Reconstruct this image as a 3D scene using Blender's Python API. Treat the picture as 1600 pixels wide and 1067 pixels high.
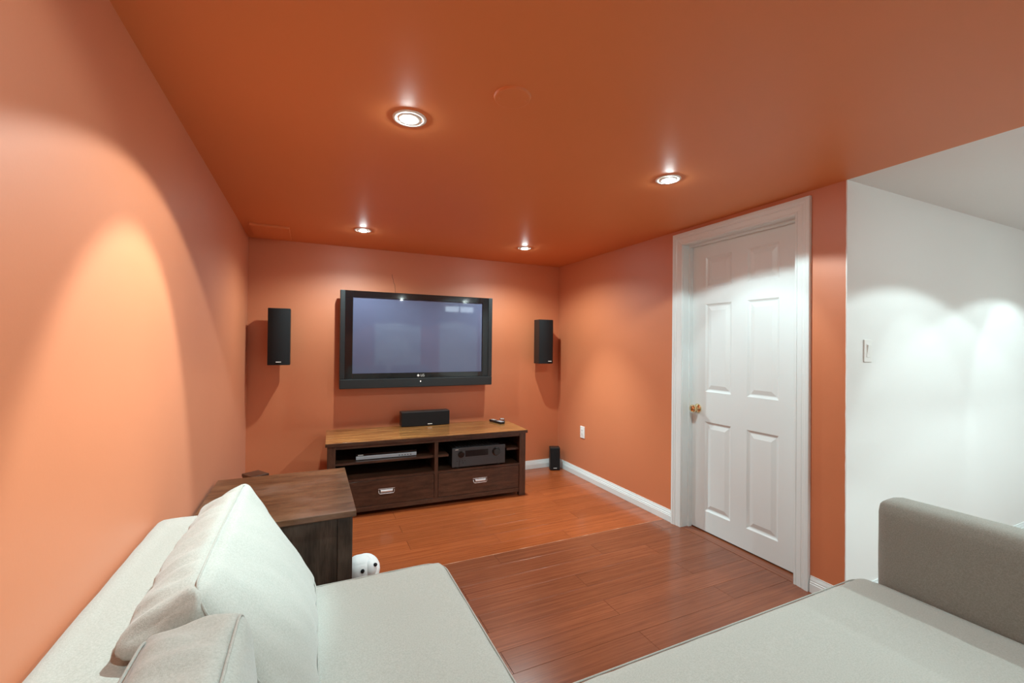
import bpy, bmesh, math, random
from mathutils import Vector, Matrix

for o in list(bpy.data.objects):
    bpy.data.objects.remove(o, do_unlink=True)
scene = bpy.context.scene
COL = scene.collection
PI = math.pi
random.seed(7)

# ------------------------------------------------------------------ room numbers (metres, camera above the origin)
XL, XR, YB, ZC, YW = -0.465, 2.440, 4.077, 2.147, 1.277
XFAR, YREAR = 5.20, -1.60
CAMZ = 1.30

# ------------------------------------------------------------------ camera
F_PX, YAW, PITCH, ROLL = 680.13, 0.43308, 0.00769, 0.01008
cam_d = bpy.data.cameras.new('camera')
cam = bpy.data.objects.new('camera', cam_d)
COL.objects.link(cam)
fw = Vector((math.sin(YAW) * math.cos(PITCH), math.cos(YAW) * math.cos(PITCH), math.sin(PITCH)))
rt0 = Vector((math.cos(YAW), -math.sin(YAW), 0))
up0 = rt0.cross(fw)
rt = math.cos(ROLL) * rt0 + math.sin(ROLL) * up0
up = -math.sin(ROLL) * rt0 + math.cos(ROLL) * up0
cam.matrix_world = Matrix(((rt.x, up.x, -fw.x, 0), (rt.y, up.y, -fw.y, 0), (rt.z, up.z, -fw.z, CAMZ), (0, 0, 0, 1)))
cam_d.sensor_width = 36
cam_d.lens = F_PX / 1600 * 36
cam_d.clip_start = 0.02
scene.camera = cam

# ------------------------------------------------------------------ world, exposure
w = bpy.data.worlds.new('world')
scene.world = w
w.use_nodes = True
w.node_tree.nodes['Background'].inputs[0].default_value = (0.75, 0.9, 1.0, 1)
w.node_tree.nodes['Background'].inputs[1].default_value = 4.0
vs = scene.view_settings
vs.view_transform = 'Standard'
vs.look = 'None'
vs.gamma = 1
vs.use_curve_mapping = False
vs.exposure = 0.54
LAMP = 1.0
LIGHT_COL = (0.77, 0.985, 1.0)

# ------------------------------------------------------------------ materials
MATS = {}
def mat(name, col, rough=0.5, spec=0.5, metal=0.0, emit=None, estr=0, coat=0.0, sheen=0.0):
    m = bpy.data.materials.new(name)
    m.use_nodes = True
    b = m.node_tree.nodes['Principled BSDF']
    b.inputs['Base Color'].default_value = (*col, 1)
    b.inputs['Roughness'].default_value = rough
    b.inputs['Specular IOR Level'].default_value = spec
    b.inputs['Metallic'].default_value = metal
    b.inputs['Coat Weight'].default_value = coat
    b.inputs['Coat Roughness'].default_value = 0.1
    b.inputs['Sheen Weight'].default_value = sheen
    if emit:
        b.inputs['Emission Color'].default_value = (*emit, 1)
        b.inputs['Emission Strength'].default_value = estr
    MATS[name] = m
    return m
def nodes(m):
    nt = m.node_tree
    return nt, nt.nodes, nt.links, nt.nodes['Principled BSDF']
def noise_col(m, c1, c2, scale=4, detail=4, stretch=(1, 1, 1), lo=.35, hi=.65, coords='Object', rnd=False):
    nt, n, l, b = nodes(m)
    tc = n.new('ShaderNodeTexCoord')
    mp = n.new('ShaderNodeMapping')
    mp.inputs['Scale'].default_value = stretch
    l.new(tc.outputs[coords], mp.inputs['Vector'])
    vec = mp.outputs[0]
    if rnd:
        oi = n.new('ShaderNodeObjectInfo')
        mu = n.new('ShaderNodeMath'); mu.operation = 'MULTIPLY'; mu.inputs[1].default_value = 37
        l.new(oi.outputs['Random'], mu.inputs[0])
        ad = n.new('ShaderNodeVectorMath'); ad.operation = 'ADD'
        l.new(vec, ad.inputs[0]); l.new(mu.outputs[0], ad.inputs[1])
        vec = ad.outputs[0]
    no = n.new('ShaderNodeTexNoise')
    no.inputs['Scale'].default_value = scale
    no.inputs['Detail'].default_value = detail
    l.new(vec, no.inputs['Vector'])
    r = n.new('ShaderNodeValToRGB')
    r.color_ramp.elements[0].position = lo; r.color_ramp.elements[0].color = (*c1, 1)
    r.color_ramp.elements[1].position = hi; r.color_ramp.elements[1].color = (*c2, 1)
    l.new(no.outputs['Fac'], r.inputs['Fac'])
    l.new(r.outputs['Color'], b.inputs['Base Color'])
    return no, r, vec
def add_bump(m, scale=200, strength=.1, dist=.002, stretch=(1, 1, 1), detail=2):
    nt, n, l, b = nodes(m)
    tc = n.new('ShaderNodeTexCoord')
    mp = n.new('ShaderNodeMapping'); mp.inputs['Scale'].default_value = stretch
    l.new(tc.outputs['Object'], mp.inputs['Vector'])
    no = n.new('ShaderNodeTexNoise'); no.inputs['Scale'].default_value = scale; no.inputs['Detail'].default_value = detail
    l.new(mp.outputs[0], no.inputs['Vector'])
    bp = n.new('ShaderNodeBump'); bp.inputs['Strength'].default_value = strength; bp.inputs['Distance'].default_value = dist
    l.new(no.outputs['Fac'], bp.inputs['Height'])
    l.new(bp.outputs['Normal'], b.inputs['Normal'])

ORANGE = (0.56, 0.165, 0.060)
m = mat('orange_paint', ORANGE, 0.50, 0.95, sheen=.08)
noise_col(m, (0.595, 0.177, 0.066), (0.625, 0.190, 0.074), 1.6, 5, lo=.3, hi=.7)
add_bump(m, 160, .06, .002)
m = mat('orange_paint_lit', ORANGE, 0.5, 0.45)
noise_col(m, (0.71, 0.228, 0.076), (0.735, 0.238, 0.082), 1.2, 4, lo=.3, hi=.7)  # the wall paint, lightened to put missing bounce light into the colour
add_bump(m, 160, .05, .002)
m = mat('white_paint', (0.84, 0.84, 0.82), 0.45, 0.4); add_bump(m, 160, .05, .002)
mat('white_gloss', (0.775, 0.835, 0.835), 0.28, 0.5)
mat('white_plastic', (0.85, 0.85, 0.82), 0.3, 0.5)
mat('dark_gap', (0.03, 0.02, 0.015), 0.8)
mat('brass', (0.85, 0.66, 0.36), 0.12, 0.5, 1.0)
mat('chrome', (0.88, 0.9, 0.92), 0.32, 0.5, 0.85)
mat('silver_plastic', (0.55, 0.62, 0.68), 0.35, 0.5, 0.5)
mat('black_gloss', (0.006, 0.006, 0.007), 0.06, 0.5, coat=.5)
mat('black_matte', (0.011, 0.011, 0.012), 0.45, 0.5)
mat('slate_plastic', (0.014, 0.017, 0.019), 0.4, 0.5)
m = mat('speaker_cloth', (0.009, 0.009, 0.010), 0.75, 0.3); add_bump(m, 900, .5, .001)
m = mat('speaker_vinyl', (0.015, 0.012, 0.011), 0.45, 0.5); add_bump(m, 60, .1, .001, (1, 1, 8))
mat('receiver_panel', (0.075, 0.085, 0.095), 0.38, 0.5, 0.4)
mat('display_glass', (0.01, 0.012, 0.015), 0.08, 0.5)
mat('screen_glass', (0.105, 0.115, 0.190), 0.035, 0.5)
mat('badge', (0.75, 0.75, 0.72), 0.35, 0.5)
mat('led', (1, .9, .85), 0.4, emit=(1, .9, .8), estr=2)
mat('bulb_glow', (1, 1, 1), 0.3, emit=(0.85, 1.0, 1.0), estr=300)
mat('plush_white', (0.82, 0.83, 0.82), 0.95, 0.1, sheen=.4); add_bump(MATS['plush_white'], 260, .4, .004)
mat('plush_black', (0.01, 0.012, 0.015), 0.15, 0.5)
mat('daylight_glass', (0.9, 0.95, 1.0), 0.05, emit=(0.75, 0.9, 1.0), estr=5)

def fabric(name, c1, c2):
    m = mat(name, c1, 0.9, 0.15, sheen=.25)
    no, r, vec = noise_col(m, c1, c2, 260, 3, lo=.3, hi=.7)
    nt, n, l, b = nodes(m)
    mp1 = n.new('ShaderNodeMapping'); mp1.inputs['Scale'].default_value = (900, 250, 900)
    mp2 = n.new('ShaderNodeMapping'); mp2.inputs['Scale'].default_value = (250, 900, 250)
    tc = n.new('ShaderNodeTexCoord')
    mx = n.new('ShaderNodeMath'); mx.operation = 'ADD'
    for mp, k in ((mp1, 0), (mp2, 1)):
        l.new(tc.outputs['Object'], mp.inputs['Vector'])
        nn = n.new('ShaderNodeTexNoise'); nn.inputs['Scale'].default_value = 1; nn.inputs['Detail'].default_value = 1
        l.new(mp.outputs[0], nn.inputs['Vector'])
        l.new(nn.outputs['Fac'], mx.inputs[k])
    bp = n.new('ShaderNodeBump'); bp.inputs['Strength'].default_value = .35; bp.inputs['Distance'].default_value = .0015
    l.new(mx.outputs[0], bp.inputs['Height'])
    l.new(bp.outputs['Normal'], b.inputs['Normal'])
    return m
fabric('sofa_fabric', (0.365, 0.365, 0.325), (0.45, 0.45, 0.41))
fabric('piping_fabric', (0.34, 0.335, 0.298), (0.415, 0.41, 0.37))
fabric('arm_fabric', (0.235, 0.228, 0.195), (0.31, 0.30, 0.262))

def wood(name, c1, c2, rough, coat, stretch, rnd=True, scale=3, wear=None):
    m = mat(name, c1, rough, 0.5, coat=coat)
    no, r, vec = noise_col(m, c1, c2, scale, 8, stretch=stretch, lo=.32, hi=.68, rnd=rnd)
    no.inputs['Distortion'].default_value = .4
    nt, n, l, b = nodes(m)
    # fine pore streaks
    n2 = n.new('ShaderNodeTexNoise'); n2.inputs['Scale'].default_value = scale * 6; n2.inputs['Detail'].default_value = 3
    l.new(vec, n2.inputs['Vector'])
    mxn = n.new('ShaderNodeMix'); mxn.data_type = 'RGBA'; mxn.blend_type = 'MULTIPLY'
    rr = n.new('ShaderNodeValToRGB'); rr.color_ramp.elements[0].position = .35; rr.color_ramp.elements[0].color = (.6, .55, .5, 1)
    rr.color_ramp.elements[1].position = .5; rr.color_ramp.elements[1].color = (1, 1, 1, 1)
    l.new(n2.outputs['Fac'], rr.inputs['Fac'])
    mxn.inputs['Factor'].default_value = .7
    l.new(r.outputs['Color'], mxn.inputs['A']); l.new(rr.outputs['Color'], mxn.inputs['B'])
    outc = mxn.outputs['Result']
    if wear:
        tc = n.new('ShaderNodeTexCoord')
        n3 = n.new('ShaderNodeTexNoise'); n3.inputs['Scale'].default_value = 5; n3.inputs['Detail'].default_value = 6
        l.new(tc.outputs['Object'], n3.inputs['Vector'])
        r3 = n.new('ShaderNodeValToRGB'); r3.color_ramp.elements[0].position = .5; r3.color_ramp.elements[0].color = (0, 0, 0, 1)
        r3.color_ramp.elements[1].position = .78; r3.color_ramp.elements[1].color = (.75, .75, .75, 1)
        l.new(n3.outputs['Fac'], r3.inputs['Fac'])
        m3 = n.new('ShaderNodeMix'); m3.data_type = 'RGBA'
        l.new(r3.outputs['Color'], m3.inputs['Factor']); l.new(outc, m3.inputs['A'])
        m3.inputs['B'].default_value = (*wear, 1)
        outc = m3.outputs['Result']
    oi = n.new('ShaderNodeObjectInfo')
    mr = n.new('ShaderNodeMapRange'); mr.inputs['To Min'].default_value = .9; mr.inputs['To Max'].default_value = 1.1
    l.new(oi.outputs['Random'], mr.inputs['Value'])
    hs = n.new('ShaderNodeHueSaturation')
    l.new(mr.outputs[0], hs.inputs['Value']); l.new(outc, hs.inputs['Color'])
    l.new(hs.outputs['Color'], b.inputs['Base Color'])
    return m
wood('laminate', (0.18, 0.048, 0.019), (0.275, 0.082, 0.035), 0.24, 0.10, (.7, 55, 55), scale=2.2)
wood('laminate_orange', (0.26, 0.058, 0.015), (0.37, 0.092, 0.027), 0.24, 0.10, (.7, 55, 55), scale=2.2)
wood('dark_wood', (0.048, 0.021, 0.012), (0.115, 0.052, 0.030), 0.36, 0.15, (2, 14, 14), rnd=False)
wood('dark_wood_upright', (0.048, 0.021, 0.012), (0.115, 0.052, 0.030), 0.36, 0.15, (14, 14, 2), rnd=False)
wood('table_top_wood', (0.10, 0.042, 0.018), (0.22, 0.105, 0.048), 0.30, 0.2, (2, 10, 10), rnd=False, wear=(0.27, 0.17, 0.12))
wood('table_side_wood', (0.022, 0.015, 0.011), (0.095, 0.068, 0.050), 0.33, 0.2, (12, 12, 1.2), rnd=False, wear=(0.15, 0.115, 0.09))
wood('cabinet_top_wood_lit', (0.14, 0.048, 0.013), (0.46, 0.20, 0.06), 0.22, 0.3, (1.3, 22, 22), rnd=False)  # golden tone has the bright reflection on the top painted in

# ------------------------------------------------------------------ helpers
def obj(name, bm, material, parent=None, smooth=False, loc=None):
    me = bpy.data.meshes.new(name)
    bmesh.ops.recalc_face_normals(bm, faces=bm.faces[:])
    bm.to_mesh(me); bm.free()
    mats = material if isinstance(material, (list, tuple)) else [material]
    for k in mats:
        me.materials.append(MATS[k])
    if smooth:
        for p in me.polygons: p.use_smooth = True
    o = bpy.data.objects.new(name, me)
    COL.objects.link(o)
    if parent: o.parent = parent
    if loc: o.location = loc
    return o
def tag(o, label=None, cat=None, group=None, kind=None):
    if label: o['label'] = label
    if cat: o['category'] = cat
    if group: o['group'] = group
    if kind: o['kind'] = kind
    return o
def thing(name, label, cat, loc=(0, 0, 0), rotz=0, group=None, kind=None):
    o = bpy.data.objects.new(name, None)
    COL.objects.link(o)
    o.empty_display_size = .1
    o.location = loc
    o.rotation_euler = (0, 0, rotz)
    return tag(o, label, cat, group, kind)
def box(bm, x0, x1, y0, y1, z0, z1, bevel=0, seg=2, mi=0):
    r = bmesh.ops.create_cube(bm, size=1)
    vs_ = r['verts']
    for v in vs_:
        v.co = Vector((x0 + (v.co.x + .5) * (x1 - x0), y0 + (v.co.y + .5) * (y1 - y0), z0 + (v.co.z + .5) * (z1 - z0)))
    fs = {f for v in vs_ for f in v.link_faces}
    for f in fs: f.material_index = mi
    if bevel:
        es = list({e for v in vs_ for e in v.link_edges})
        bmesh.ops.bevel(bm, geom=es, offset=bevel, segments=seg, profile=.5, affect='EDGES')
    return bm
def nb(*a, **k):
    return box(bmesh.new(), *a, **k)
def cyl(bm, c, axis, r, h, seg=24, r2=None):
    """cylinder from c along axis by h"""
    a = Vector(axis).normalized()
    q = a.to_track_quat('Z', 'Y').to_matrix().to_4x4()
    M = Matrix.Translation(Vector(c) + a * h / 2) @ q
    bmesh.ops.create_cone(bm, cap_ends=True, cap_tris=False, segments=seg, radius1=r, radius2=r if r2 is None else r2, depth=h, matrix=M)
    return bm
def lathe(bm, prof, c, axis, seg=28):
    a = Vector(axis).normalized()
    q = a.to_track_quat('Z', 'Y').to_matrix()
    c = Vector(c)
    rings = []
    for r, h in prof:
        ring = [bm.verts.new(c + q @ Vector((r * math.cos(2 * PI * i / seg), r * math.sin(2 * PI * i / seg), h))) for i in range(seg)]
        rings.append(ring)
    for A, B in zip(rings, rings[1:]):
        for i in range(seg):
            bm.faces.new((A[i], A[(i + 1) % seg], B[(i + 1) % seg], B[i]))
    return bm
def tube(bm, pts, r, seg=8, closed=False):
    pts = [Vector(p) for p in pts]
    n = len(pts)
    rings = []
    prevn = None
    for i, p in enumerate(pts):
        if closed:
            t = (pts[(i + 1) % n] - pts[i - 1]).normalized()
        else:
            t = (pts[min(i + 1, n - 1)] - pts[max(i - 1, 0)]).normalized()
        if prevn is None:
            a = Vector((0, 0, 1)) if abs(t.z) < .9 else Vector((1, 0, 0))
            nn = t.cross(a).normalized()
        else:
            nn = (prevn - t * prevn.dot(t)).normalized()
        prevn = nn
        b_ = t.cross(nn)
        rings.append([bm.verts.new(p + (nn * math.cos(2 * PI * k / seg) + b_ * math.sin(2 * PI * k / seg)) * r) for k in range(seg)])
    rng = range(n) if closed else range(n - 1)
    for i in rng:
        A, B = rings[i], rings[(i + 1) % n]
        for k in range(seg):
            bm.faces.new((A[k], A[(k + 1) % seg], B[(k + 1) % seg], B[k]))
    if not closed:
        bm.faces.new(rings[0][::-1]); bm.faces.new(rings[-1])
    return bm
def sweep(bm, prof, rails):
    """prof: list of (d, h); rails: function(d, h) -> list of points along the path"""
    lines = [[bm.verts.new(p) for p in rails(d, h)] for d, h in prof]
    k = len(lines)
    for i in range(k):
        A, B = lines[i], lines[(i + 1) % k]
        for j in range(len(A) - 1):
            bm.faces.new((A[j], A[j + 1], B[j + 1], B[j]))
    bm.faces.new([l[0] for l in lines]); bm.faces.new([l[-1] for l in lines][::-1])
    return bm
def ellipsoid(bm, c, r, rot=None, u=24, v=16):
    M = Matrix.Translation(Vector(c))
    if rot: M = M @ rot.to_4x4()
    M = M @ Matrix.Diagonal((*r, 1))
    bmesh.ops.create_uvsphere(bm, u_segments=u, v_segments=v, radius=1, matrix=M)
    return bm
def text_mesh(name, s, size, material, parent, loc, rot, depth=.0006):
    cu = bpy.data.curves.new(name, 'FONT')
    cu.body = s; cu.size = size; cu.extrude = depth; cu.align_x = 'CENTER'; cu.align_y = 'CENTER'
    t = bpy.data.objects.new(name + '_curve', cu)
    COL.objects.link(t)
    dg = bpy.context.evaluated_depsgraph_get()
    me = bpy.data.meshes.new_from_object(t.evaluated_get(dg))
    bpy.data.objects.remove(t, do_unlink=True)
    me.materials.clear(); me.materials.append(MATS[material])
    o = bpy.data.objects.new(name, me)
    COL.objects.link(o)
    o.parent = parent; o.location = loc; o.rotation_euler = rot
    return o
def struct(o): return tag(o, kind='structure')

# ------------------------------------------------------------------ room shell
T = 0.12
floor = struct(obj('floor', nb(XL - T, XFAR + T, YREAR - T, YB + T, -.10, -.012), 'dark_gap'))
# laminate planks, running across the room
PW, PL = 0.134, 1.26
mesh_cache = {}
def plank_mesh(L, Wd, mname):
    key = (round(L, 3), round(Wd, 3), mname)
    if key not in mesh_cache:
        g = .0006
        bm = bmesh.new()
        a, b = L / 2 - g, Wd / 2 - g
        c = .0006
        lo = [bm.verts.new((sx * a, sy * b, -.012)) for sx, sy in ((-1, -1), (1, -1), (1, 1), (-1, 1))]
        md = [bm.verts.new((sx * a, sy * b, -.0010)) for sx, sy in ((-1, -1), (1, -1), (1, 1), (-1, 1))]
        hi = [bm.verts.new((sx * (a - c), sy * (b - c), 0)) for sx, sy in ((-1, -1), (1, -1), (1, 1), (-1, 1))]
        for A, B in ((lo, md), (md, hi)):
            for i in range(4):
                bm.faces.new((A[i], A[(i + 1) % 4], B[(i + 1) % 4], B[i]))
        bm.faces.new(hi); bm.faces.new(lo[::-1])
        me = bpy.data.meshes.new('plank')
        bm.to_mesh(me); bm.free()
        me.materials.append(MATS[mname])
        mesh_cache[key] = me
    return mesh_cache[key]
kmin, kmax = math.floor((YREAR - 2.5) / PW), math.ceil((YB - 2.5) / PW)
for k in range(kmin, kmax):
    y0, y1 = max(2.5 + k * PW, YREAR), min(2.5 + (k + 1) * PW, YB)
    if y1 - y0 < .01: continue
    if k >= 1: off = 1.155 if k % 2 == 1 else 0.59
    elif k == 0: off = 1.62
    else: off = 2.005 if k % 2 == 1 else 1.375
    if k in (-1, -2): off += .3
    # the floor ends at the white wall's plane on the right-hand side
    xe = XR if y0 >= YW - .05 else XFAR
    xs = XL
    x = off - math.ceil((off - xs) / PL) * PL
    while x < xe:
        a, b = max(x, xs), min(x + PL, xe)
        if b - a > .02:
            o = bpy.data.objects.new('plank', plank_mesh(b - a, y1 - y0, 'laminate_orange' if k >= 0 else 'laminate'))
            COL.objects.link(o)
            o.parent = floor
            o.location = ((a + b) / 2, (y0 + y1) / 2, 0)
        x += PL

# worn joint where the two laminate areas meet
mat('worn_joint', (0.55, 0.30, 0.18), 0.5)
bm = bmesh.new()
prev = None
for i in range(57):
    x = .50 + i * (XR - .03 - .50) / 56
    wv = .0006 + .0022 * max(0, math.sin(i * .9) + .6 * math.sin(i * 2.3 + 1)) / 1.6
    cur = [bm.verts.new(p) for p in ((x, 2.5 - wv, -.002), (x, 2.5 + wv, -.002), (x, 2.5 + wv, .0004), (x, 2.5 - wv, .0004))]
    if prev:
        for k in range(4): bm.faces.new((prev[k], prev[(k + 1) % 4], cur[(k + 1) % 4], cur[k]))
    else: bm.faces.new(cur)
    prev = cur
bm.faces.new(prev[::-1])
obj('joint_strip', bm, 'worn_joint', floor)

wall_left = struct(obj('wall_left', nb(XL - T, XL, YREAR - T, YB + T, 0, ZC), 'orange_paint'))
wall_back = struct(obj('wall_back', nb(XL, XR + T, YB, YB + T, 0, ZC), 'orange_paint'))
DY0, DY1, DZ = 1.515, 2.355, 2.052          # rough opening of the door
bm = bmesh.new()
box(bm, XR, XR + T, DY1, YB, 0, ZC)
box(bm, XR, XR + T, DY0, DY1, DZ, ZC)
box(bm, XR, XR + T, YW, DY0, 0, ZC)
for f in bm.faces:
    if f.normal.y < -.9 and abs(f.calc_center_median().y - YW) < .001: f.material_index = 1
wall_right = struct(obj('wall_right', bm, ['orange_paint', 'white_paint']))
wall_alcove = struct(obj('wall_alcove', nb(XR + T, XFAR, YW, YW + T, 0, ZC), 'white_paint'))
wall_far = struct(obj('wall_far', nb(XFAR, XFAR + T, YREAR, YW + T, 0, ZC), 'white_paint'))
WX0, WX1, WZ0, WZ1 = 2.72, 3.42, 1.96, 2.12
RD0, RD1 = 1.27, 2.11
bm = bmesh.new()
box(bm, XL, RD0, YREAR - T, YREAR, 0, ZC)
box(bm, RD0, RD1, YREAR - T, YREAR, DZ, ZC)
box(bm, RD1, 2.6, YREAR - T, YREAR, 0, ZC)
box(bm, 2.6, XFAR, YREAR - T, YREAR, 0, WZ0, mi=1)
box(bm, 2.6, WX0, YREAR - T, YREAR, WZ0, ZC, mi=1)
box(bm, WX1, XFAR, YREAR - T, YREAR, WZ0, ZC, mi=1)
box(bm, WX0, WX1, YREAR - T, YREAR, WZ1, ZC, mi=1)
wall_rear = struct(obj('wall_rear', bm, ['orange_paint', 'white_paint']))
bm = bmesh.new()
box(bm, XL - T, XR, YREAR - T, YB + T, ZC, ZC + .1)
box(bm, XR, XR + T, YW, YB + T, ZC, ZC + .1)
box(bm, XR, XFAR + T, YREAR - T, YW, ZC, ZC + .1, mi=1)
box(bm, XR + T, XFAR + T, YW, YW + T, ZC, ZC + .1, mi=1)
ceiling = struct(obj('ceiling', bm, ['orange_paint_lit', 'white_paint']))

# corner bead: the uneven edge of white paint that runs round the wall end
bm = bmesh.new()
pts = []
nz = 60
prev = None
for i in range(nz + 1):
    z = ZC * i / nz
    wv = .0035 + .002 * random.random()
    a = bm.verts.new((XR - .0012, YW - .0008, z)); b = bm.verts.new((XR - .0012, YW + wv, z))
    c = bm.verts.new((XR + .001, YW + wv, z)); d = bm.verts.new((XR + .001, YW - .0008, z))
    cur = (a, b, c, d)
    if prev:
        for k in range(4):
            bm.faces.new((prev[k], prev[(k + 1) % 4], cur[(k + 1) % 4], cur[k]))
    else: bm.faces.new(cur)
    prev = cur
bm.faces.new(prev[::-1])
struct(obj('trim_2', bm, 'white_paint'))

# hairline crack above the television
bm = bmesh.new()
cp = [(0.668, 1.935), (0.672, 1.905), (0.680, 1.885), (0.683, 1.86), (0.694, 1.838), (0.697, 1.80), (0.700, 1.765)]
tube(bm, [(x, YB - .0002, z) for x, z in cp], .0016, 5)
obj('paint_crack', bm, 'dark_wood', wall_back)

# baseboards
BH, BT = .086, .013
BPROF = [(0, 0), (BT, 0), (BT, .045), (BT - .002, .048), (BT - .002, .056), (BT - .005, .059), (BT - .005, .066), (BT - .009, .080), (.004, BH), (0, BH)]
def baseboard(name, a, b, nrm):
    a, b, nrm = Vector((*a, 0)), Vector((*b, 0)), Vector((*nrm, 0))
    o = obj(name, sweep(bmesh.new(), BPROF, lambda d, h: [a + nrm * d + Vector((0, 0, h + .0005)), b + nrm * d + Vector((0, 0, h + .0005))]), 'white_gloss')
    return struct(o)
baseboard('baseboard_right', (XR, 2.424), (XR, YB - BT), (-1, 0))
baseboard('baseboard_door_end', (XR, YW), (XR, 1.444), (-1, 0))
baseboard('baseboard_back', (XL + BT, YB), (XR, YB), (0, -1))
baseboard('baseboard_left', (XL, YREAR + BT), (XL, YB), (1, 0))
baseboard('baseboard_alcove', (XR + .002, YW), (XFAR - BT, YW), (0, -1))
baseboard('baseboard_far', (XFAR, YREAR + BT), (XFAR, YW), (-1, 0))
baseboard('baseboard_rear', (RD1 + .08, YREAR), (XFAR, YREAR), (0, 1))

# ------------------------------------------------------------------ six-panel doors
# local frame: x along the width (0..W), -y towards the room, z up; y = 0 is the wall face
def door(n, loc, rotz, mirror, label):
    W, H = .80, 2.030
    root = thing('door_%d' % n, label, None, loc, rotz, kind='structure')
    D = .085                                   # leaf face sits this far behind the wall face
    fy, by = D, D + .035
    # panel rectangles (x0, x1, z0, z1), hinge/knob symmetric enough
    cols = ((.122, .330), (.446, .654))
    rows = ((.150, .775), (.985, 1.600), (1.715, 1.930))
    bm = bmesh.new()
    zb = .010
    box(bm, .002, cols[0][0], fy, by, zb, H)
    box(bm, cols[0][1], cols[1][0], fy, by, zb, H)
    box(bm, cols[1][1], W - .002, fy, by, zb, H)
    zs = [zb, rows[0][0], rows[0][1], rows[1][0], rows[1][1], rows[2][0], rows[2][1], H]
    for c in cols:
        for a, b in ((0, 1), (2, 3), (4, 5), (6, 7)):
            box(bm, c[0], c[1], fy, by, zs[a], zs[b])
    leaf = obj('door_leaf', bm, 'white_gloss', root)
    for c in cols:
        for r in rows:
            bm = bmesh.new()
            prev = None
            for ins, dep in ((0, 0), (.010, .0075), (.016, .0095), (.020, .0095), (.046, .002), (.048, .0018)):
                ring = [bm.verts.new(p) for p in ((c[0] + ins, fy + dep, r[0] + ins), (c[1] - ins, fy + dep, r[0] + ins), (c[1] - ins, fy + dep, r[1] - ins), (c[0] + ins, fy + dep, r[1] - ins))]
                if prev:
                    for k in range(4): bm.faces.new((prev[k], prev[(k + 1) % 4], ring[(k + 1) % 4], ring[k]))
                prev = ring
            bm.faces.new(prev)
            back = [bm.verts.new(p) for p in ((c[0], by, r[0]), (c[1], by, r[0]), (c[1], by, r[1]), (c[0], by, r[1]))]
            bm.faces.new(back)
            obj('door_panel', bm, 'white_gloss', leaf)
    # knob
    kx = .062 if not mirror else W - .062
    kz = .86
    bm = bmesh.new()
    lathe(bm, [(.0, 0), (.030, 0), (.032, .004), (.027, .010), (.014, .014), (.0115, .020), (.0115, .030), (.018, .034), (.0255, .042), (.0275, .050), (.0255, .058), (.017, .064), (.0, .066)], (kx, fy, kz), (0, -1, 0))
    kn = obj('door_knob', bm, 'brass', root, True)
    kn['label'] = 'polished brass door knob'
    # jamb with stop
    bm = bmesh.new()
    box(bm, -.020, -.0005, 0, T, 0, H + .022)
    box(bm, W + .0005, W + .020, 0, T, 0, H + .022)
    box(bm, -.0005, W + .0005, 0, T, H + .003, H + .022)
    box(bm, -.0005, .012, fy - .032, fy - .001, 0, H + .003)
    box(bm, W - .012, W + .0005, fy - .032, fy - .001, 0, H + .003)
    box(bm, .012, W - .012, fy - .032, fy - .001, H - .012, H + .003)
    obj('door_jamb', bm, 'white_gloss', root)
    # casing: stepped profile mitred round the opening
    bm = bmesh.new()
    prof = [(0, 0), (0, .009), (.004, .012), (.012, .012), (.014, .009), (.018, .011), (.040, .015), (.046, .013), (.050, .017), (.060, .018), (.064, .021), (.080, .021), (.083, .018), (.083, 0)]
    def rails(d, h):
        e = .004
        return [Vector(p) for p in ((-e - d, -h, 0), (-e - d, -h, H + .006 + d), (W + e + d, -h, H + .006 + d), (W + e + d, -h, 0))]
    sweep(bm, prof, rails)
    obj('door_casing', bm, 'white_gloss', root)
    # dark strip below the leaf
    obj('threshold', nb(-.02, W + .02, .0, T, -.010, .0015), 'laminate', root)
    return root
door(1, (XR, 2.335, 0), -PI / 2, False, 'white six-panel door with brass knob in the orange wall')
door(2, (2.09, YREAR, 0), PI, True, 'white six-panel door in the wall behind the sofa')
# the space behind each door is closed by a board
struct(obj('wall_closet', nb(XR + T, XR + T + .02, DY0 - .05, DY1 + .05, 0, ZC), 'white_paint'))
struct(obj('wall_closet_rear', nb(RD0 - .05, RD1 + .05, YREAR - T - .02, YREAR - T, 0, ZC), 'white_paint'))

# small high window in the rear wall (reflected in the television)
win = thing('window_1', 'small high basement window in the white rear wall', None, (WX0, YREAR, WZ0), 0, kind='structure')
ww, wh = WX1 - WX0, WZ1 - WZ0
bm = bmesh.new()
for a in ((0, ww, -.08, -.02, 0, .02), (0, ww, -.08, -.02, wh - .02, wh), (0, .02, -.08, -.02, .02, wh - .02), (ww - .02, ww, -.08, -.02, .02, wh - .02), (ww / 2 - .015, ww / 2 + .015, -.08, -.02, .02, wh - .02)):
    box(bm, *a)
obj('window_frame', bm, 'white_gloss', win)
for x0, x1 in ((.02, ww / 2 - .015), (ww / 2 + .015, ww - .02)):
    obj('window_pane', nb(x0, x1, -.055, -.049, .02, wh - .02), 'daylight_glass', win)

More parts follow.
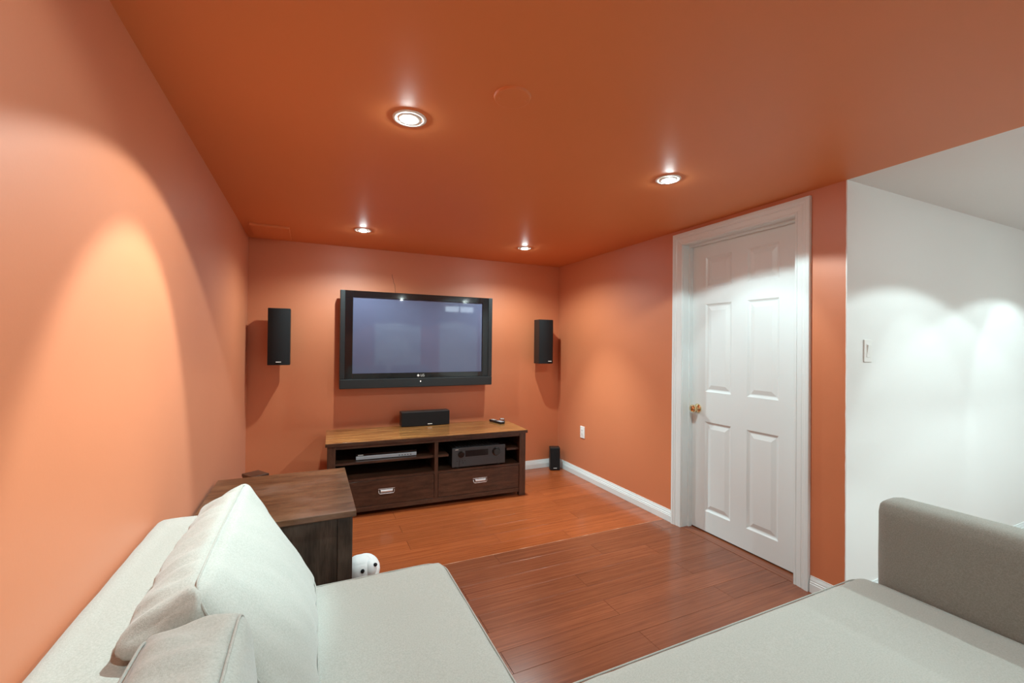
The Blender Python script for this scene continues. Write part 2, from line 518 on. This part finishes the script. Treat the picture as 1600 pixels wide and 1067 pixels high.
# ------------------------------------------------------------------ recessed downlights
def downlight(x, y, tilt, spill, beam, label, half=73, bhalf=27, R=.062, lean=0, blends=(.12, .35)):
    r = thing('recessed_downlight', label, 'ceiling light', (x, y, ZC), 0, 'recessed ceiling downlights')
    bm = bmesh.new()
    lathe(bm, [(R, 0), (R, -.002), (R - .002, -.004), (R - .012, -.0045), (R - .016, -.003), (R - .0165, .0)], (0, 0, 0), (0, 0, 1), 40)
    obj('trim_ring', bm, 'white_plastic', r, True)
    t = Vector(tilt).normalized()                # aiming direction of the eyeball
    Rb = R - .017
    # eyeball: spherical cap hanging from the ring, cut by the lens
    bm = bmesh.new()
    lathe(bm, [(Rb, .0), (Rb * .985, -.002), (Rb * .94, -.0035), (Rb * .8, -.005), (0.0, -.0055)], (0, 0, -.001), (0, 0, 1), 40)
    obj('gimbal', bm, 'white_plastic', r, True)
    side = Vector((t.x, t.y, 0))
    c = Vector((0, 0, -.0045)) + side * .020
    ax = (Vector((0, 0, -1)) + side * .25).normalized()
    bm = bmesh.new()
    lathe(bm, [(0.0, .0085), (.014, .008), (.020, .0055), (.0245, .001), (.0255, -.004)], c, ax, 28)
    obj('bulb', bm, 'bulb_glow', r, True)
    for nm, pw, hf, bl, ax_ in (('lamp_spill', spill, half - lean, blends[0], (Vector((0, 0, -1)) * math.cos(math.radians(lean)) + side.normalized() * math.sin(math.radians(lean)))), ('lamp_beam', beam, bhalf, blends[1], t)):
        ld = bpy.data.lights.new(nm, 'SPOT')
        ld.energy = pw * LAMP
        ld.color = LIGHT_COL
        ld.spot_size = 2 * math.radians(hf)
        ld.spot_blend = bl
        ld.shadow_soft_size = .016
        lo = bpy.data.objects.new(nm, ld)
        COL.objects.link(lo)
        lo.parent = r
        lo.location = (c.x, c.y, -.036)
        lo.rotation_euler = ax_.to_track_quat('-Z', 'Y').to_euler()
    return r
downlight(0.327, 1.644, (-.549, -.034, -.835), 33, 66, 'round white downlight, the largest and brightest on the orange ceiling', 70.5, lean=13)
downlight(1.634, 1.668, (.62, .10, -.78), 24, 12, 'round white downlight in the orange ceiling in front of the door', 70)
downlight(0.344, 3.423, (.12, -.10, -.98), 38, 50, 'small white downlight over the left end of the wall television', 77, blends=(.65, .8))
downlight(1.686, 3.406, (.20, -.15, -.96), 38, 95, 'small white downlight over the right end of the wall television', 77, 32, blends=(.65, .9))
downlight(0.330, -0.120, (-.60, .55, -.58), 6, 38, 'white downlight above the corner of the sectional sofa', 68, 36)
downlight(1.650, -1.000, (.0, -.3, -.9), 40, 30, 'added unseen fill downlight in front of the rear door', 60)  # unseen lamp added as fill from behind the camera
downlight(2.960, 0.350, (0.1, .5, -.85), 24, 8, 'white downlight in the white ceiling nearest the light switch', 64)
downlight(4.170, 0.350, (0.1, .6, -.75), 24, 12, 'white downlight at the far end of the white ceiling', 64, 25)
downlight(2.960, -0.900, (0, -.3, -.9), 30, 15, 'added unseen fill downlight near the rear window', 64)  # out of view, added to raise the fill on the white side
downlight(4.170, -0.900, (0, -.3, -.9), 30, 15, 'added unseen fill downlight in the rear corner of the white ceiling', 64)  # second added fill lamp of the white side, never in view

# round blank cover plate and access panel in the ceiling
r = thing('ceiling_cover_plate', 'round orange-painted blank cover plate on the ceiling', 'cover plate', (.615, 1.346, ZC))
bm = bmesh.new()
lathe(bm, [(0.0, -.0085), (.058, -.0085), (.0615, -.007), (.064, 0)], (0, 0, 0), (0, 0, 1), 48)
obj('plate', bm, 'orange_paint_lit', r, False)
for sx, sy in ((-.045, .012), (.045, -.012)):
    obj('screw', lathe(bmesh.new(), [(0, -.012), (.003, -.0115), (.0045, -.0085)], (sx, sy, 0), (0, 0, 1), 12), 'orange_paint_lit', r, True)
r = thing('ceiling_access_panel', 'rectangular orange access panel at the far left ceiling corner', 'access panel', (-.28, 3.76, ZC))
obj('panel_board', nb(-.128, .128, -.19, .19, -.018, 0, .002), 'orange_paint_lit', r)

# ------------------------------------------------------------------ outlet and switch
r = thing('wall_outlet', 'white outlet plate low on the orange wall beside the door', 'outlet', (XR, 3.598, .448), -PI / 2)
obj('plate', nb(-.036, .036, -.006, 0, -.058, .058, .0025), 'white_plastic', r)
obj('socket_insert', nb(-.017, .017, -.0085, -.005, -.033, .033, .001), 'white_plastic', r)
for zz in (-.018, .018):
    for xx in (-.006, .006): obj('slot', nb(xx - .0012, xx + .0012, -.0092, -.008, zz - .005, zz + .005), 'dark_gap', r)
r = thing('light_switch', 'white rocker light switch on the white wall', 'light switch', (2.620, YW, 1.288), 0)
obj('plate', nb(-.036, .036, -.0065, 0, -.058, .058, .0025), 'white_plastic', r)
obj('switch_frame', nb(-.0175, .0175, -.0085, -.005, -.034, .034, .001), 'white_plastic', r)
bm = nb(-.0145, .0145, -.0105, -.006, -.030, .030, .001)
for v in bm.verts:
    if v.co.y < -.008: v.co.y += .006 * (v.co.z / .03) * -.5
obj('rocker', bm, 'white_plastic', r)

# ------------------------------------------------------------------ television
# local frame: x 0..1.381 width, y 0 = front plane (into wall +), z 0..0.84
tv = thing('television', 'black flat-screen television mounted on the orange wall', 'television', (.222, 3.93, .911))
tv.rotation_euler = (.005, 0, 0)
TW, TH = 1.381, .840
sx0, sx1, sz0, sz1 = .103, 1.279, .130, .785
obj('back_cover', nb(.03, TW - .03, .035, .095, .03, TH - .03, .012), 'black_matte', tv)
obj('wall_mount', nb(.40, .98, .095, YB - 3.93 - .006, .20, .62, .003), 'black_matte', tv)
for x0, x1 in ((0, .040), (TW - .040, TW)):
    obj('side_strip', nb(x0, x1, 0, .060, .084, TH, .004), 'slate_plastic', tv)
obj('speaker_bar', nb(0, TW, -.004, .060, 0, .082, .005), 'slate_plastic', tv)
bm = bmesh.new()
box(bm, .040, sx0, .004, .05, .083, TH - .001, .003)
box(bm, sx1, TW - .040, .004, .05, .083, TH - .001, .003)
box(bm, sx0 - .002, sx1 + .002, .004, .05, .083, sz0, .003)
box(bm, sx0 - .002, sx1 + .002, .004, .05, sz1, TH - .001, .003)
bz = obj('bezel', bm, 'black_gloss', tv)
obj('screen', nb(sx0 - .004, sx1 + .004, .014, .04, sz0 - .004, sz1 + .004), 'screen_glass', tv)
bm = bmesh.new()
cyl(bm, (.665, .0045, .104), (0, -1, 0), .0105, .0015, 24)
lg = obj('logo_disc', bm, 'badge', bz)
text_mesh('logo_text', 'LG', .030, 'badge', bz, (.704, .003, .104), (PI / 2, 0, 0))
bm = bmesh.new()
cyl(bm, (.685, -.0035, .052), (0, -1, 0), .0045, .0015, 12)
obj('power_light', bm, 'led', tv)

# ------------------------------------------------------------------ wall speakers
def curved_box(bm, wd, dp, h, bulge, n=10, z0=0):
    """box whose front (-y) bulges outwards; x centred, y 0 = back"""
    rows = []
    for z in (z0, z0 + h):
        ring = []
        for i in range(n + 1):
            u = -1 + 2 * i / n
            ring.append(bm.verts.new((u * wd / 2, -dp - bulge * (1 - u * u), z)))
        ring += [bm.verts.new((wd / 2, 0, z)), bm.verts.new((-wd / 2, 0, z))]
        rows.append(ring)
    m_ = len(rows[0])
    for i in range(m_):
        bm.faces.new((rows[0][i], rows[0][(i + 1) % m_], rows[1][(i + 1) % m_], rows[1][i]))
    bm.faces.new(rows[0][::-1]); bm.faces.new(rows[1])
    return bm
def wall_speaker(x, y, z, h, label, badge_x, rz=0):
    r = thing('wall_speaker', label, 'speaker', (x, y, z), rz, 'wall speakers beside the television')
    wd = .158
    obj('cabinet', nb(-wd / 2, wd / 2, -.11, 0, 0, h, .003), 'speaker_vinyl', r)
    bm = curved_box(bmesh.new(), wd - .004, .008, h - .006, .020, 12, .003)
    for v in bm.verts: v.co.y -= .111
    obj('grille', bm, 'speaker_cloth', r)
    obj('badge', nb(badge_x - .018, badge_x + .018, -.1445, -.138, .022, .029), 'badge', r)
    obj('bracket', nb(-.03, .03, 0.0, YB - y, h * .35, h * .65, .002), 'black_matte', r)
    return r
wall_speaker(-.227, 3.985, 1.122, .448, 'black wall speaker left of the television', .0)
wall_speaker(2.172, 3.985, 1.112, .448, 'black wall speaker right of the television, by the corner', .03)

# small floor speaker in the corner
r = thing('satellite_speaker', 'small black speaker standing on the floor in the corner', 'speaker', (2.338, 3.965, 0), math.radians(-22))
h = .235
obj('cabinet', nb(-.052, .052, -.045, .045, 0.0, h, .006), 'speaker_vinyl', r)
bm = curved_box(bmesh.new(), .098, .004, h - .02, .006, 10, .010)
for v in bm.verts: v.co.y -= .045
obj('grille', bm, 'speaker_cloth', r)
obj('badge', nb(-.018, .018, -.0565, -.052, .022, .028), 'badge', r)

# ------------------------------------------------------------------ media cabinet
AC = math.atan2(3.388 - 3.452, 1.587)
cb = thing('media_cabinet', 'low dark wood media cabinet with two drawers under the television', 'cabinet', (.118, 3.452, 0), AC)
CW, CD, CH = 1.590, .530, .565
obj('cabinet_top', nb(-.012, CW + .012, -.012, CD, CH - .026, CH, .002), 'cabinet_top_wood_lit', cb)
obj('apron', nb(.058, CW - .058, .004, .022, CH - .052, CH - .0265), 'dark_wood', cb)
bmf = bmesh.new()
obj('top_edge', nb(-.0125, CW + .0125, -.0135, -.0118, CH - .0262, CH - .004), 'dark_wood', cb)
for x0, x1 in ((.0, .058), (CW - .058, CW)):
    obj('leg', nb(x0, x1, 0, .045, 0, CH - .0265, .002), 'dark_wood_upright', cb)
    obj('leg', nb(x0, x1, CD - .055, CD - .01, 0, CH - .0265, .002), 'dark_wood_upright', cb)
obj('side_panel', nb(.004, .024, .0455, CD - .0555, .045, CH - .0265), 'dark_wood', cb)
obj('side_panel', nb(CW - .024, CW - .004, .0455, CD - .0555, .045, CH - .0265), 'dark_wood', cb)
obj('back_panel', nb(.0585, CW - .0585, CD - .03, CD - .02, .06, CH - .0265), 'dark_wood', cb)
xm0, xm1 = .793, .822
obj('divider', nb(xm0, xm1, .002, CD - .031, .060, CH - .053), 'dark_wood_upright', cb)
zdk = .268
bm = bmesh.new()
box(bm, .058, xm0 - .0005, .003, CD - .031, zdk - .004, zdk + .014)
box(bm, xm1 + .0005, CW - .058, .003, CD - .031, zdk - .004, zdk + .014)
obj('deck', bm, 'dark_wood', cb)
obj('shelf', nb(.025, xm0 - .0005, .030, CD - .031, .386, .404), 'dark_wood', cb)
obj('shelf', nb(xm1 + .0005, xm1 + .092, .030, CD - .031, .386, .404), 'dark_wood', cb)
obj('shelf', nb(CW - .165, CW - .025, .030, CD - .031, .392, .410), 'dark_wood', cb)
obj('bottom_rail', nb(.0585, CW - .0585, .004, .024, .032, .068, .002), 'dark_wood', cb)
obj('bottom_board', nb(.025, CW - .025, .0245, CD - .031, .045, .059), 'dark_wood', cb)
for x0, x1 in ((.062, xm0 - .003), (xm1 + .003, CW - .062)):
    d = obj('drawer', nb(x0, x1, .0015, .020, .072, zdk - .007, .0012), 'dark_wood', cb)
    # cup pull: plate, cup and lower lip
    hx = (x0 + x1) / 2 if x0 > .5 else .424
    bm = bmesh.new()
    hz = .170
    box(bm, hx - .062, hx + .062, -.0025, .0013, hz + .018, hz + .022, .001)
    n = 8
    prev = None
    for i in range(n + 1):
        a = PI * i / n
        yy, zz = -.016 * math.sin(a), hz + .004 + .0125 * math.cos(a)
        ring = [bm.verts.new((hx + s * (.050 - .006 * math.sin(a)), yy, zz)) for s in (-1, 1)]
        if prev: bm.faces.new((prev[0], prev[1], ring[1], ring[0]))
        prev = ring
    tube(bm, [(hx - .058, .0005, hz + .010), (hx - .057, -.008, hz - .006), (hx - .050, -.010, hz - .014), (hx + .050, -.010, hz - .014), (hx + .057, -.008, hz - .006), (hx + .058, .0005, hz + .010)], .0022, 6)
    obj('handle', bm, 'chrome', d)

def cab_world(x, y, z=0):
    c, s = math.cos(AC), math.sin(AC)
    return (.118 + c * x - s * y, 3.452 + s * x + c * y, z)

# centre speaker
r = thing('center_speaker', 'long black center speaker standing on the cabinet top', 'speaker', (.952, 3.905, CH + .0005), math.radians(-1))
obj('cabinet', nb(-.218, .218, -.020, .085, 0, .128, .004), 'speaker_vinyl', r)
bm = curved_box(bmesh.new(), .428, .004, .120, .012, 14, .004)
for v in bm.verts: v.co.y -= .020
obj('grille', bm, 'speaker_cloth', r)
obj('badge', nb(.012, .052, -.0385, -.034, .014, .021), 'badge', r)

# disc player
x, y, z = cab_world(.432, .075, .4045)
r = thing('disc_player', 'slim disc player with silver front on the cabinet shelf', 'disc player', (x, y, z), AC)
obj('housing', nb(-.228, .228, .004, .22, .003, .046, .002), 'black_matte', r)
obj('front_panel', nb(-.229, .229, -.006, .004, .004, .030, .0015), 'silver_plastic', r)
obj('upper_panel', nb(-.229, .229, -.003, .004, .0305, .046, .001), 'black_gloss', r)
bm = bmesh.new()
for k in range(5): box(bm, .09 + k * .022, .100 + k * .022, -.0075, -.005, .012, .018)
obj('buttons', bm, 'black_matte', r)
obj('badge', nb(-.215, -.175, -.0038, -.002, .036, .041), 'badge', r)
for sx in (-.2, .2):
    for sy in (.03, .19): obj('foot', cyl(bmesh.new(), (sx, sy, 0), (0, 0, 1), .01, .0035, 12), 'black_matte', r)

# receiver
x, y, z = cab_world(1.170, .010, zdk + .0145)
r = thing('av_receiver', 'grey receiver with two knobs in the right cabinet opening', 'receiver', (x, y, z), AC)
obj('housing', nb(-.226, .226, .010, .30, .014, .166, .003), 'black_matte', r)
obj('front_panel', nb(-.232, .232, -.002, .010, .012, .168, .003), 'receiver_panel', r)
dp = obj('display_window', nb(-.120, .078, -.0045, -.001, .092, .142, .001), 'display_glass', r)
for kx, kr in ((-.155, .022), (.150, .029)):
    bm = lathe(bmesh.new(), [(kr * 1.25, 0), (kr * 1.25, .002), (kr, .003), (kr * .94, .018), (kr * .88, .020), (0, .020)], (kx, -.002, .115), (0, -1, 0), 28)
    obj('knob', bm, 'black_gloss', r)
bm = bmesh.new()
for k in range(4): cyl(bm, (-.19 + k * .022, -.002, .062), (0, -1, 0), .004, .003, 10)
for k in range(3): cyl(bm, (-.172 , -.002, .048 - k * .012), (0, -1, 0), .0035, .003, 10)
cyl(bm, (-.14, -.002, .045), (0, -1, 0), .005, .003, 10)
obj('buttons', bm, 'black_matte', r)
obj('lower_flap', nb(-.115, .215, -.0035, -.0015, .020, .070, .001), 'receiver_panel', r)
obj('badge', nb(-.205, -.180, -.0035, -.0015, .152, .157), 'badge', r)
for k in range(15):
    x0 = -.19 + k * .026
    obj('vent_rib', nb(x0, x0 + .013, .03, .27, .166, .170), 'receiver_panel', r)
for sx in (-.18, .18):
    for sy in (.03, .27): obj('foot', cyl(bmesh.new(), (sx, sy, 0), (0, 0, 1), .016, .0142, 14), 'black_matte', r)

# remote controls
def remote(x, y, rz, L, wd, body, face, label):
    r = thing('remote_control', label, 'remote control', (x, y, CH + .0004), rz, 'remote controls on the cabinet')
    obj('body', nb(-wd / 2, wd / 2, -L / 2, L / 2, 0, .020, .005), body, r)
    obj('face_plate', nb(-wd / 2 + .004, wd / 2 - .004, -L / 2 + .004, -L / 2 + .075, .0195, .0215, .001), face, r)
    bm = bmesh.new()
    for i in range(3):
        for j in range(5): box(bm, -.014 + i * .011, -.007 + i * .011, L / 2 - .02 - j * .012, L / 2 - .013 - j * .012, .0195, .0215)
    obj('buttons', bm, 'badge', r)
remote(1.603, 3.79, math.radians(12), .19, .048, 'black_matte', 'silver_plastic', 'dark remote control with silver lower plate on the cabinet')
remote(1.672, 3.82, math.radians(-22), .15, .045, 'black_matte', 'black_gloss', 'plain black remote control lying on the cabinet corner')

# ------------------------------------------------------------------ chest / end table
TX0, TX1, TY0, TY1, TZ = -.448, .196, 2.072, 2.812, .55
r = thing('wooden_chest', 'worn dark wood chest table between the sofa and cabinet', 'chest', (TX0, TY0, 0))
W_, D_ = TX1 - TX0, TY1 - TY0
obj('top', nb(0, W_, 0, D_, TZ - .028, TZ, .003), 'table_top_wood', r)
ins = .014
for x0, x1 in ((ins, ins + .062), (W_ - ins - .062, W_ - ins)):
    for y0, y1 in ((ins, ins + .062), (D_ - ins - .062, D_ - ins)):
        obj('leg', nb(x0, x1, y0, y1, 0, TZ - .0285, .002), 'table_side_wood', r)
for y0, y1 in ((ins + .010, ins + .028), (D_ - ins - .028, D_ - ins - .010)):
    obj('side_panel', nb(ins + .0625, W_ - ins - .0625, y0, y1, .06, TZ - .0285), 'table_side_wood', r)
for x0, x1 in ((ins + .010, ins + .028), (W_ - ins - .028, W_ - ins - .010)):
    obj('side_panel', nb(x0, x1, ins + .0625, D_ - ins - .0625, .06, TZ - .0285), 'table_side_wood', r)
obj('bottom_board', nb(ins + .03, W_ - ins - .03, ins + .03, D_ - ins - .03, .06, .075), 'table_side_wood', r)

# dark box standing behind the chest
r = thing('dark_box', 'dark brown box just visible behind the chest by the left wall', 'box', (-.300, 3.13, 0), math.radians(33))
obj('box_body', nb(-.055, .040, -.07, .05, .008, .468, .003), 'dark_wood', r)
obj('box_lid', nb(-.058, .043, -.073, .053, .4685, .488, .003), 'dark_wood', r)
for sx in (-.04, .025):
    for sy in (-.055, .035): obj('foot', cyl(bmesh.new(), (sx, sy, 0), (0, 0, 1), .012, .0085, 12), 'black_matte', r)

# ------------------------------------------------------------------ soft shapes
def soft_box(sx, sy, sz, rad, bulge=(0, 0, 0), n=(14, 14, 8), wrinkle=0, seed=0, plan=0, prof=0):
    """rounded box centred at the origin; bulge per axis; returns bmesh"""
    bm = bmesh.new()
    H = Vector((sx / 2, sy / 2, sz / 2))
    rnd = random.Random(seed)
    ph = [rnd.uniform(0, 6.28) for _ in range(12)]
    cache = {}
    def pt(u, v, w_):
        key = (round(u, 5), round(v, 5), round(w_, 5))
        if key in cache: return cache[key]
        p = Vector((u * H.x, v * H.y, w_ * H.z))
        inner = Vector((max(-H.x + rad, min(H.x - rad, p.x)), max(-H.y + rad, min(H.y - rad, p.y)), max(-H.z + rad, min(H.z - rad, p.z))))
        d = p - inner
        if d.length > 1e-9: p = inner + d.normalized() * rad
        if plan:
            ix, iy = max(-H.x + plan, min(H.x - plan, p.x)), max(-H.y + plan, min(H.y - plan, p.y))
            dx, dy = p.x - ix, p.y - iy
            L = math.hypot(dx, dy)
            if dx and dy and L > plan: p.x, p.y = ix + dx * plan / L, iy + dy * plan / L
        if prof:
            iy, iz = max(-H.y + prof, min(H.y - prof, p.y)), max(-H.z + prof, min(H.z - prof, p.z))
            dy, dz = p.y - iy, p.z - iz
            L = math.hypot(dy, dz)
            if dy and dz and L > prof: p.y, p.z = iy + dy * prof / L, iz + dz * prof / L
        fx, fy, fz = (1 - u * u), (1 - v * v), (1 - w_ * w_)
        p.x += bulge[0] * u * fy * fz if abs(u) > .999 else bulge[0] * u * fy * fz
        p.y += bulge[1] * v * fx * fz
        p.z += bulge[2] * w_ * fx * fy
        if wrinkle:
            q = p
            s = math.sin(q.x * 47 + ph[0] + 2 * math.sin(q.y * 13 + ph[1])) * math.sin(q.y * 31 + ph[2] + q.z * 20) + .5 * math.sin(q.y * 83 + q.z * 61 + ph[3]) * math.sin(q.x * 71 + ph[4])
            nrm = Vector((u ** 5, v ** 5, w_ ** 5))
            if nrm.length > 1e-6: p = p + nrm.normalized() * wrinkle * s
        cache[key] = bm.verts.new(p)
        return cache[key]
    def lin(k):      # more samples close to the edges
        out = []
        for i in range(k + 1):
            t = -1 + 2 * i / k
            out.append(math.copysign(1 - (1 - abs(t)) ** 1.45, t))
        return out
    A, B, C_ = lin(n[0]), lin(n[1]), lin(n[2])
    def quad(a, b, c, d):
        f = [a, b, c, d]
        if len(set(f)) == 4: bm.faces.new(f)
    for s in (-1, 1):
        for i in range(n[0]):
            for j in range(n[1]): quad(pt(A[i], B[j], s), pt(A[i + 1], B[j], s), pt(A[i + 1], B[j + 1], s), pt(A[i], B[j + 1], s))
            for j in range(n[2]): quad(pt(A[i], s, C_[j]), pt(A[i + 1], s, C_[j]), pt(A[i + 1], s, C_[j + 1]), pt(A[i], s, C_[j + 1]))
        for i in range(n[1]):
            for j in range(n[2]): quad(pt(s, B[i], C_[j]), pt(s, B[i + 1], C_[j]), pt(s, B[i + 1], C_[j + 1]), pt(s, B[i], C_[j + 1]))
    return bm
def rounded_rect(hx, hy, r, z, n=6, bulge=0):
    pts = []
    for cx, cy, a0 in ((hx - r, hy - r, 0), (-hx + r, hy - r, PI / 2), (-hx + r, -hy + r, PI), (hx - r, -hy + r, 1.5 * PI)):
        for i in range(n + 1):
            a = a0 + PI / 2 * i / n
            pts.append((cx + r * math.cos(a), cy + r * math.sin(a), z))
    return pts
def placed(o, c):
    o.location = c
    return o

# seat with piping, centred at c; piping follows the top and bottom edges
def seat_cushion(parent, x0, x1, y0, y1, z0, z1, seed):
    sx, sy, sz = x1 - x0, y1 - y0, z1 - z0
    c = ((x0 + x1) / 2, (y0 + y1) / 2, (z0 + z1) / 2)
    s = placed(obj('seat_cushion', soft_box(sx, sy, sz, .045, (.006, .006, .006), (26, 30, 8), .0012, seed, .085), 'sofa_fabric', parent, True), c)
    # piping on the rounded upper edge
    k = .0135
    obj('piping', tube(bmesh.new(), rounded_rect(sx / 2 - k + .004, sy / 2 - k + .004, .078, sz / 2 - k + .002), .0026, 6, True), 'piping_fabric', s, True)
    return s

# ------------------------------------------------------------------ sofa along the left wall
s1 = thing('sofa', 'pale grey fabric sofa section along the left orange wall', 'sofa', (0, 0, 0), 0, 'sectional sofa pieces')
S1Y0, S1Y1 = -.25, 1.772
placed(obj('base', soft_box(.90, S1Y1 - S1Y0 - .02, .20, .02, n=(8, 12, 4)), 'sofa_fabric', s1, True), (.030, (S1Y0 + S1Y1) / 2, .165))
seat_cushion(s1, -.255, .512, S1Y0 + .02, S1Y1 - .012, .262, .418, 1)
placed(obj('backrest', soft_box(.200, S1Y1 + .055 - S1Y0, .62, .034, (0.0, .004, .003), (10, 28, 14), .001, 4), 'sofa_fabric', s1, True), (-.3635, (S1Y0 + S1Y1 + .055) / 2, .398))
for lx in (-.38, .44):
    for ly in (S1Y0 + .08, S1Y1 - .1):
        obj('leg', cyl(bmesh.new(), (lx, ly, 0), (0, 0, 1), .02, .085, 16, .028), 'dark_wood', s1)

# ------------------------------------------------------------------ sofa section facing the television
s2 = thing('sofa', 'pale grey fabric sofa section with a tall grey arm beside the white wall', 'sofa', (0, 0, 0), 0, 'sectional sofa pieces')
placed(obj('base', soft_box(1.44, 1.12, .20, .02, n=(12, 8, 4)), 'sofa_fabric', s2, True), (1.258, .385, .165))
seat_cushion(s2, .535, 1.985, .015, .992, .262, .414, 2)
placed(obj('backrest', soft_box(1.60, .20, .62, .055, (0, 0, .004), (20, 8, 12), .001, 6), 'sofa_fabric', s2, True), (1.336, -.10, .393))
placed(obj('arm', soft_box(.145, 1.15, .655, .042, (.004, 0, .003), (8, 24, 14), .0006, 8), 'arm_fabric', s2, True), (2.066, .372, .3925))
for lx in (.62, 1.95):
    for ly in (-.1, .86):
        obj('leg', cyl(bmesh.new(), (lx, ly, 0), (0, 0, 1), .02, .085, 16, .028), 'dark_wood', s2)

# ------------------------------------------------------------------ loose back cushions
# local frame: x = thickness (front at +x), y = length, z = height
def back_cushion(thick, length, height, foot, lean, rotz, label, seed, xback, zback, yb=.018, pipes=(1, -1)):
    """foot: world position of the middle of the lower front edge; lean: tilt backwards"""
    r = thing('back_cushion', label, 'cushion', foot, rotz, 'loose back cushions on the sofa')
    R_ = Matrix.Rotation(-lean, 4, 'Y')
    def settle(p):
        # flattened by the seat below and by the backrest behind
        q = R_ @ p
        if q.z < .001: q.z = .001
        if q.z < zback and q.x < xback: q.x = xback
        return q
    bm = soft_box(thick, length, height, .032, (.040, yb, .016), (16, 40, 34), .0038, seed, prof=.060)
    for v in bm.verts:
        top = max(0.0, abs(v.co.z) / (height / 2) - .86) / .14
        end = max(0.0, abs(v.co.y) / (length / 2) - .90) / .10
        mid = max(0.0, 1 - (2 * v.co.x / thick) ** 2)
        v.co.z += .0045 * min(1, top) * mid * (math.sin(v.co.y * 105 + 9 * v.co.x) + .6 * math.sin(v.co.y * 61 + seed))
        v.co.y += .0035 * min(1, end) * mid * math.sin(v.co.z * 90 + seed)
        v.co = settle(v.co + Vector((-thick / 2, 0, height / 2)))
    obj('cover', bm, 'sofa_fabric', r, True)
    for sgn in pipes:
        xx = -thick / 2 + sgn * (thick / 2 - .006)
        pts = []
        base = rounded_rect(length / 2 - .005, height / 2 - .005, .058, 0, 8)
        for i, (a, b, _) in enumerate(base):
            a2, b2, _ = base[(i + 1) % len(base)]
            for k in range(8):
                aa, bb = a + (a2 - a) * k / 8, b + (b2 - b) * k / 8
                if math.hypot(a2 - a, b2 - b) < .05 and k: continue
                u, w_ = aa / (length / 2), bb / (height / 2)
                bow = .10                      # the seam follows the slight bow of the boxing
                aa += yb * u * (1 - w_ * w_) * bow * 3
                bb += .016 * w_ * (1 - u * u) * bow * 3
                pts.append(settle(Vector((xx, aa, height / 2 + bb))))
        obj('piping', tube(bmesh.new(), pts, .0027, 6, True), 'piping_fabric', r, True)
    return r
back_cushion(.150, .750, .462, (.035, 1.375, .428), math.radians(30), 0, 'large pale grey back cushion leaning at the end of the left sofa', 11, -.257 - .035, .72 - .424, pipes=(1,))
back_cushion(.148, .560, .395, (-.068, .670, .428), math.radians(5), 0, 'smaller pale grey cushion in the foreground bottom left', 12, -.257 + .068, .72 - .42)
back_cushion(.150, .665, .455, (.890, .135, .428), math.radians(12), PI / 2, 'pale grey back cushion nearer the sofa corner, reflected in the screen', 13, -.129, .30)
back_cushion(.150, .665, .455, (1.625, .135, .428), math.radians(12), PI / 2, 'pale grey back cushion beside the grey arm, reflected in the screen', 14, -.129, .30)

# ------------------------------------------------------------------ plush toy on the floor behind the sofa
r = thing('plush_toy', 'white plush toy animal with black eye and nose beside the chest', 'plush toy', (.285, 2.42, 0), 0)
obj('body', ellipsoid(bmesh.new(), (.005, .10, .062), (.075, .12, .062)), 'plush_white', r, True)
bm = soft_box(.125, .135, .120, .050, (.004, .006, .004), (12, 12, 12), .0015, 21)
for v in bm.verts: v.co += Vector((-.035, -.005, .116))
hd = obj('head', bm, 'plush_white', r, True)
obj('snout', ellipsoid(bmesh.new(), (.010, -.035, .124), (.036, .046, .045)), 'plush_white', r, True)
obj('eye', ellipsoid(bmesh.new(), (-.030, -.0785, .136), (.0100, .006, .0110), u=14, v=10), 'plush_black', r, True)
obj('nose', ellipsoid(bmesh.new(), (.034, -.062, .149), (.011, .010, .009), u=14, v=10), 'plush_black', r, True)
for sx in (-.045, .05):
    obj('paw', ellipsoid(bmesh.new(), (sx, -.01, .027), (.028, .06, .027), u=14, v=10), 'plush_white', r, True)
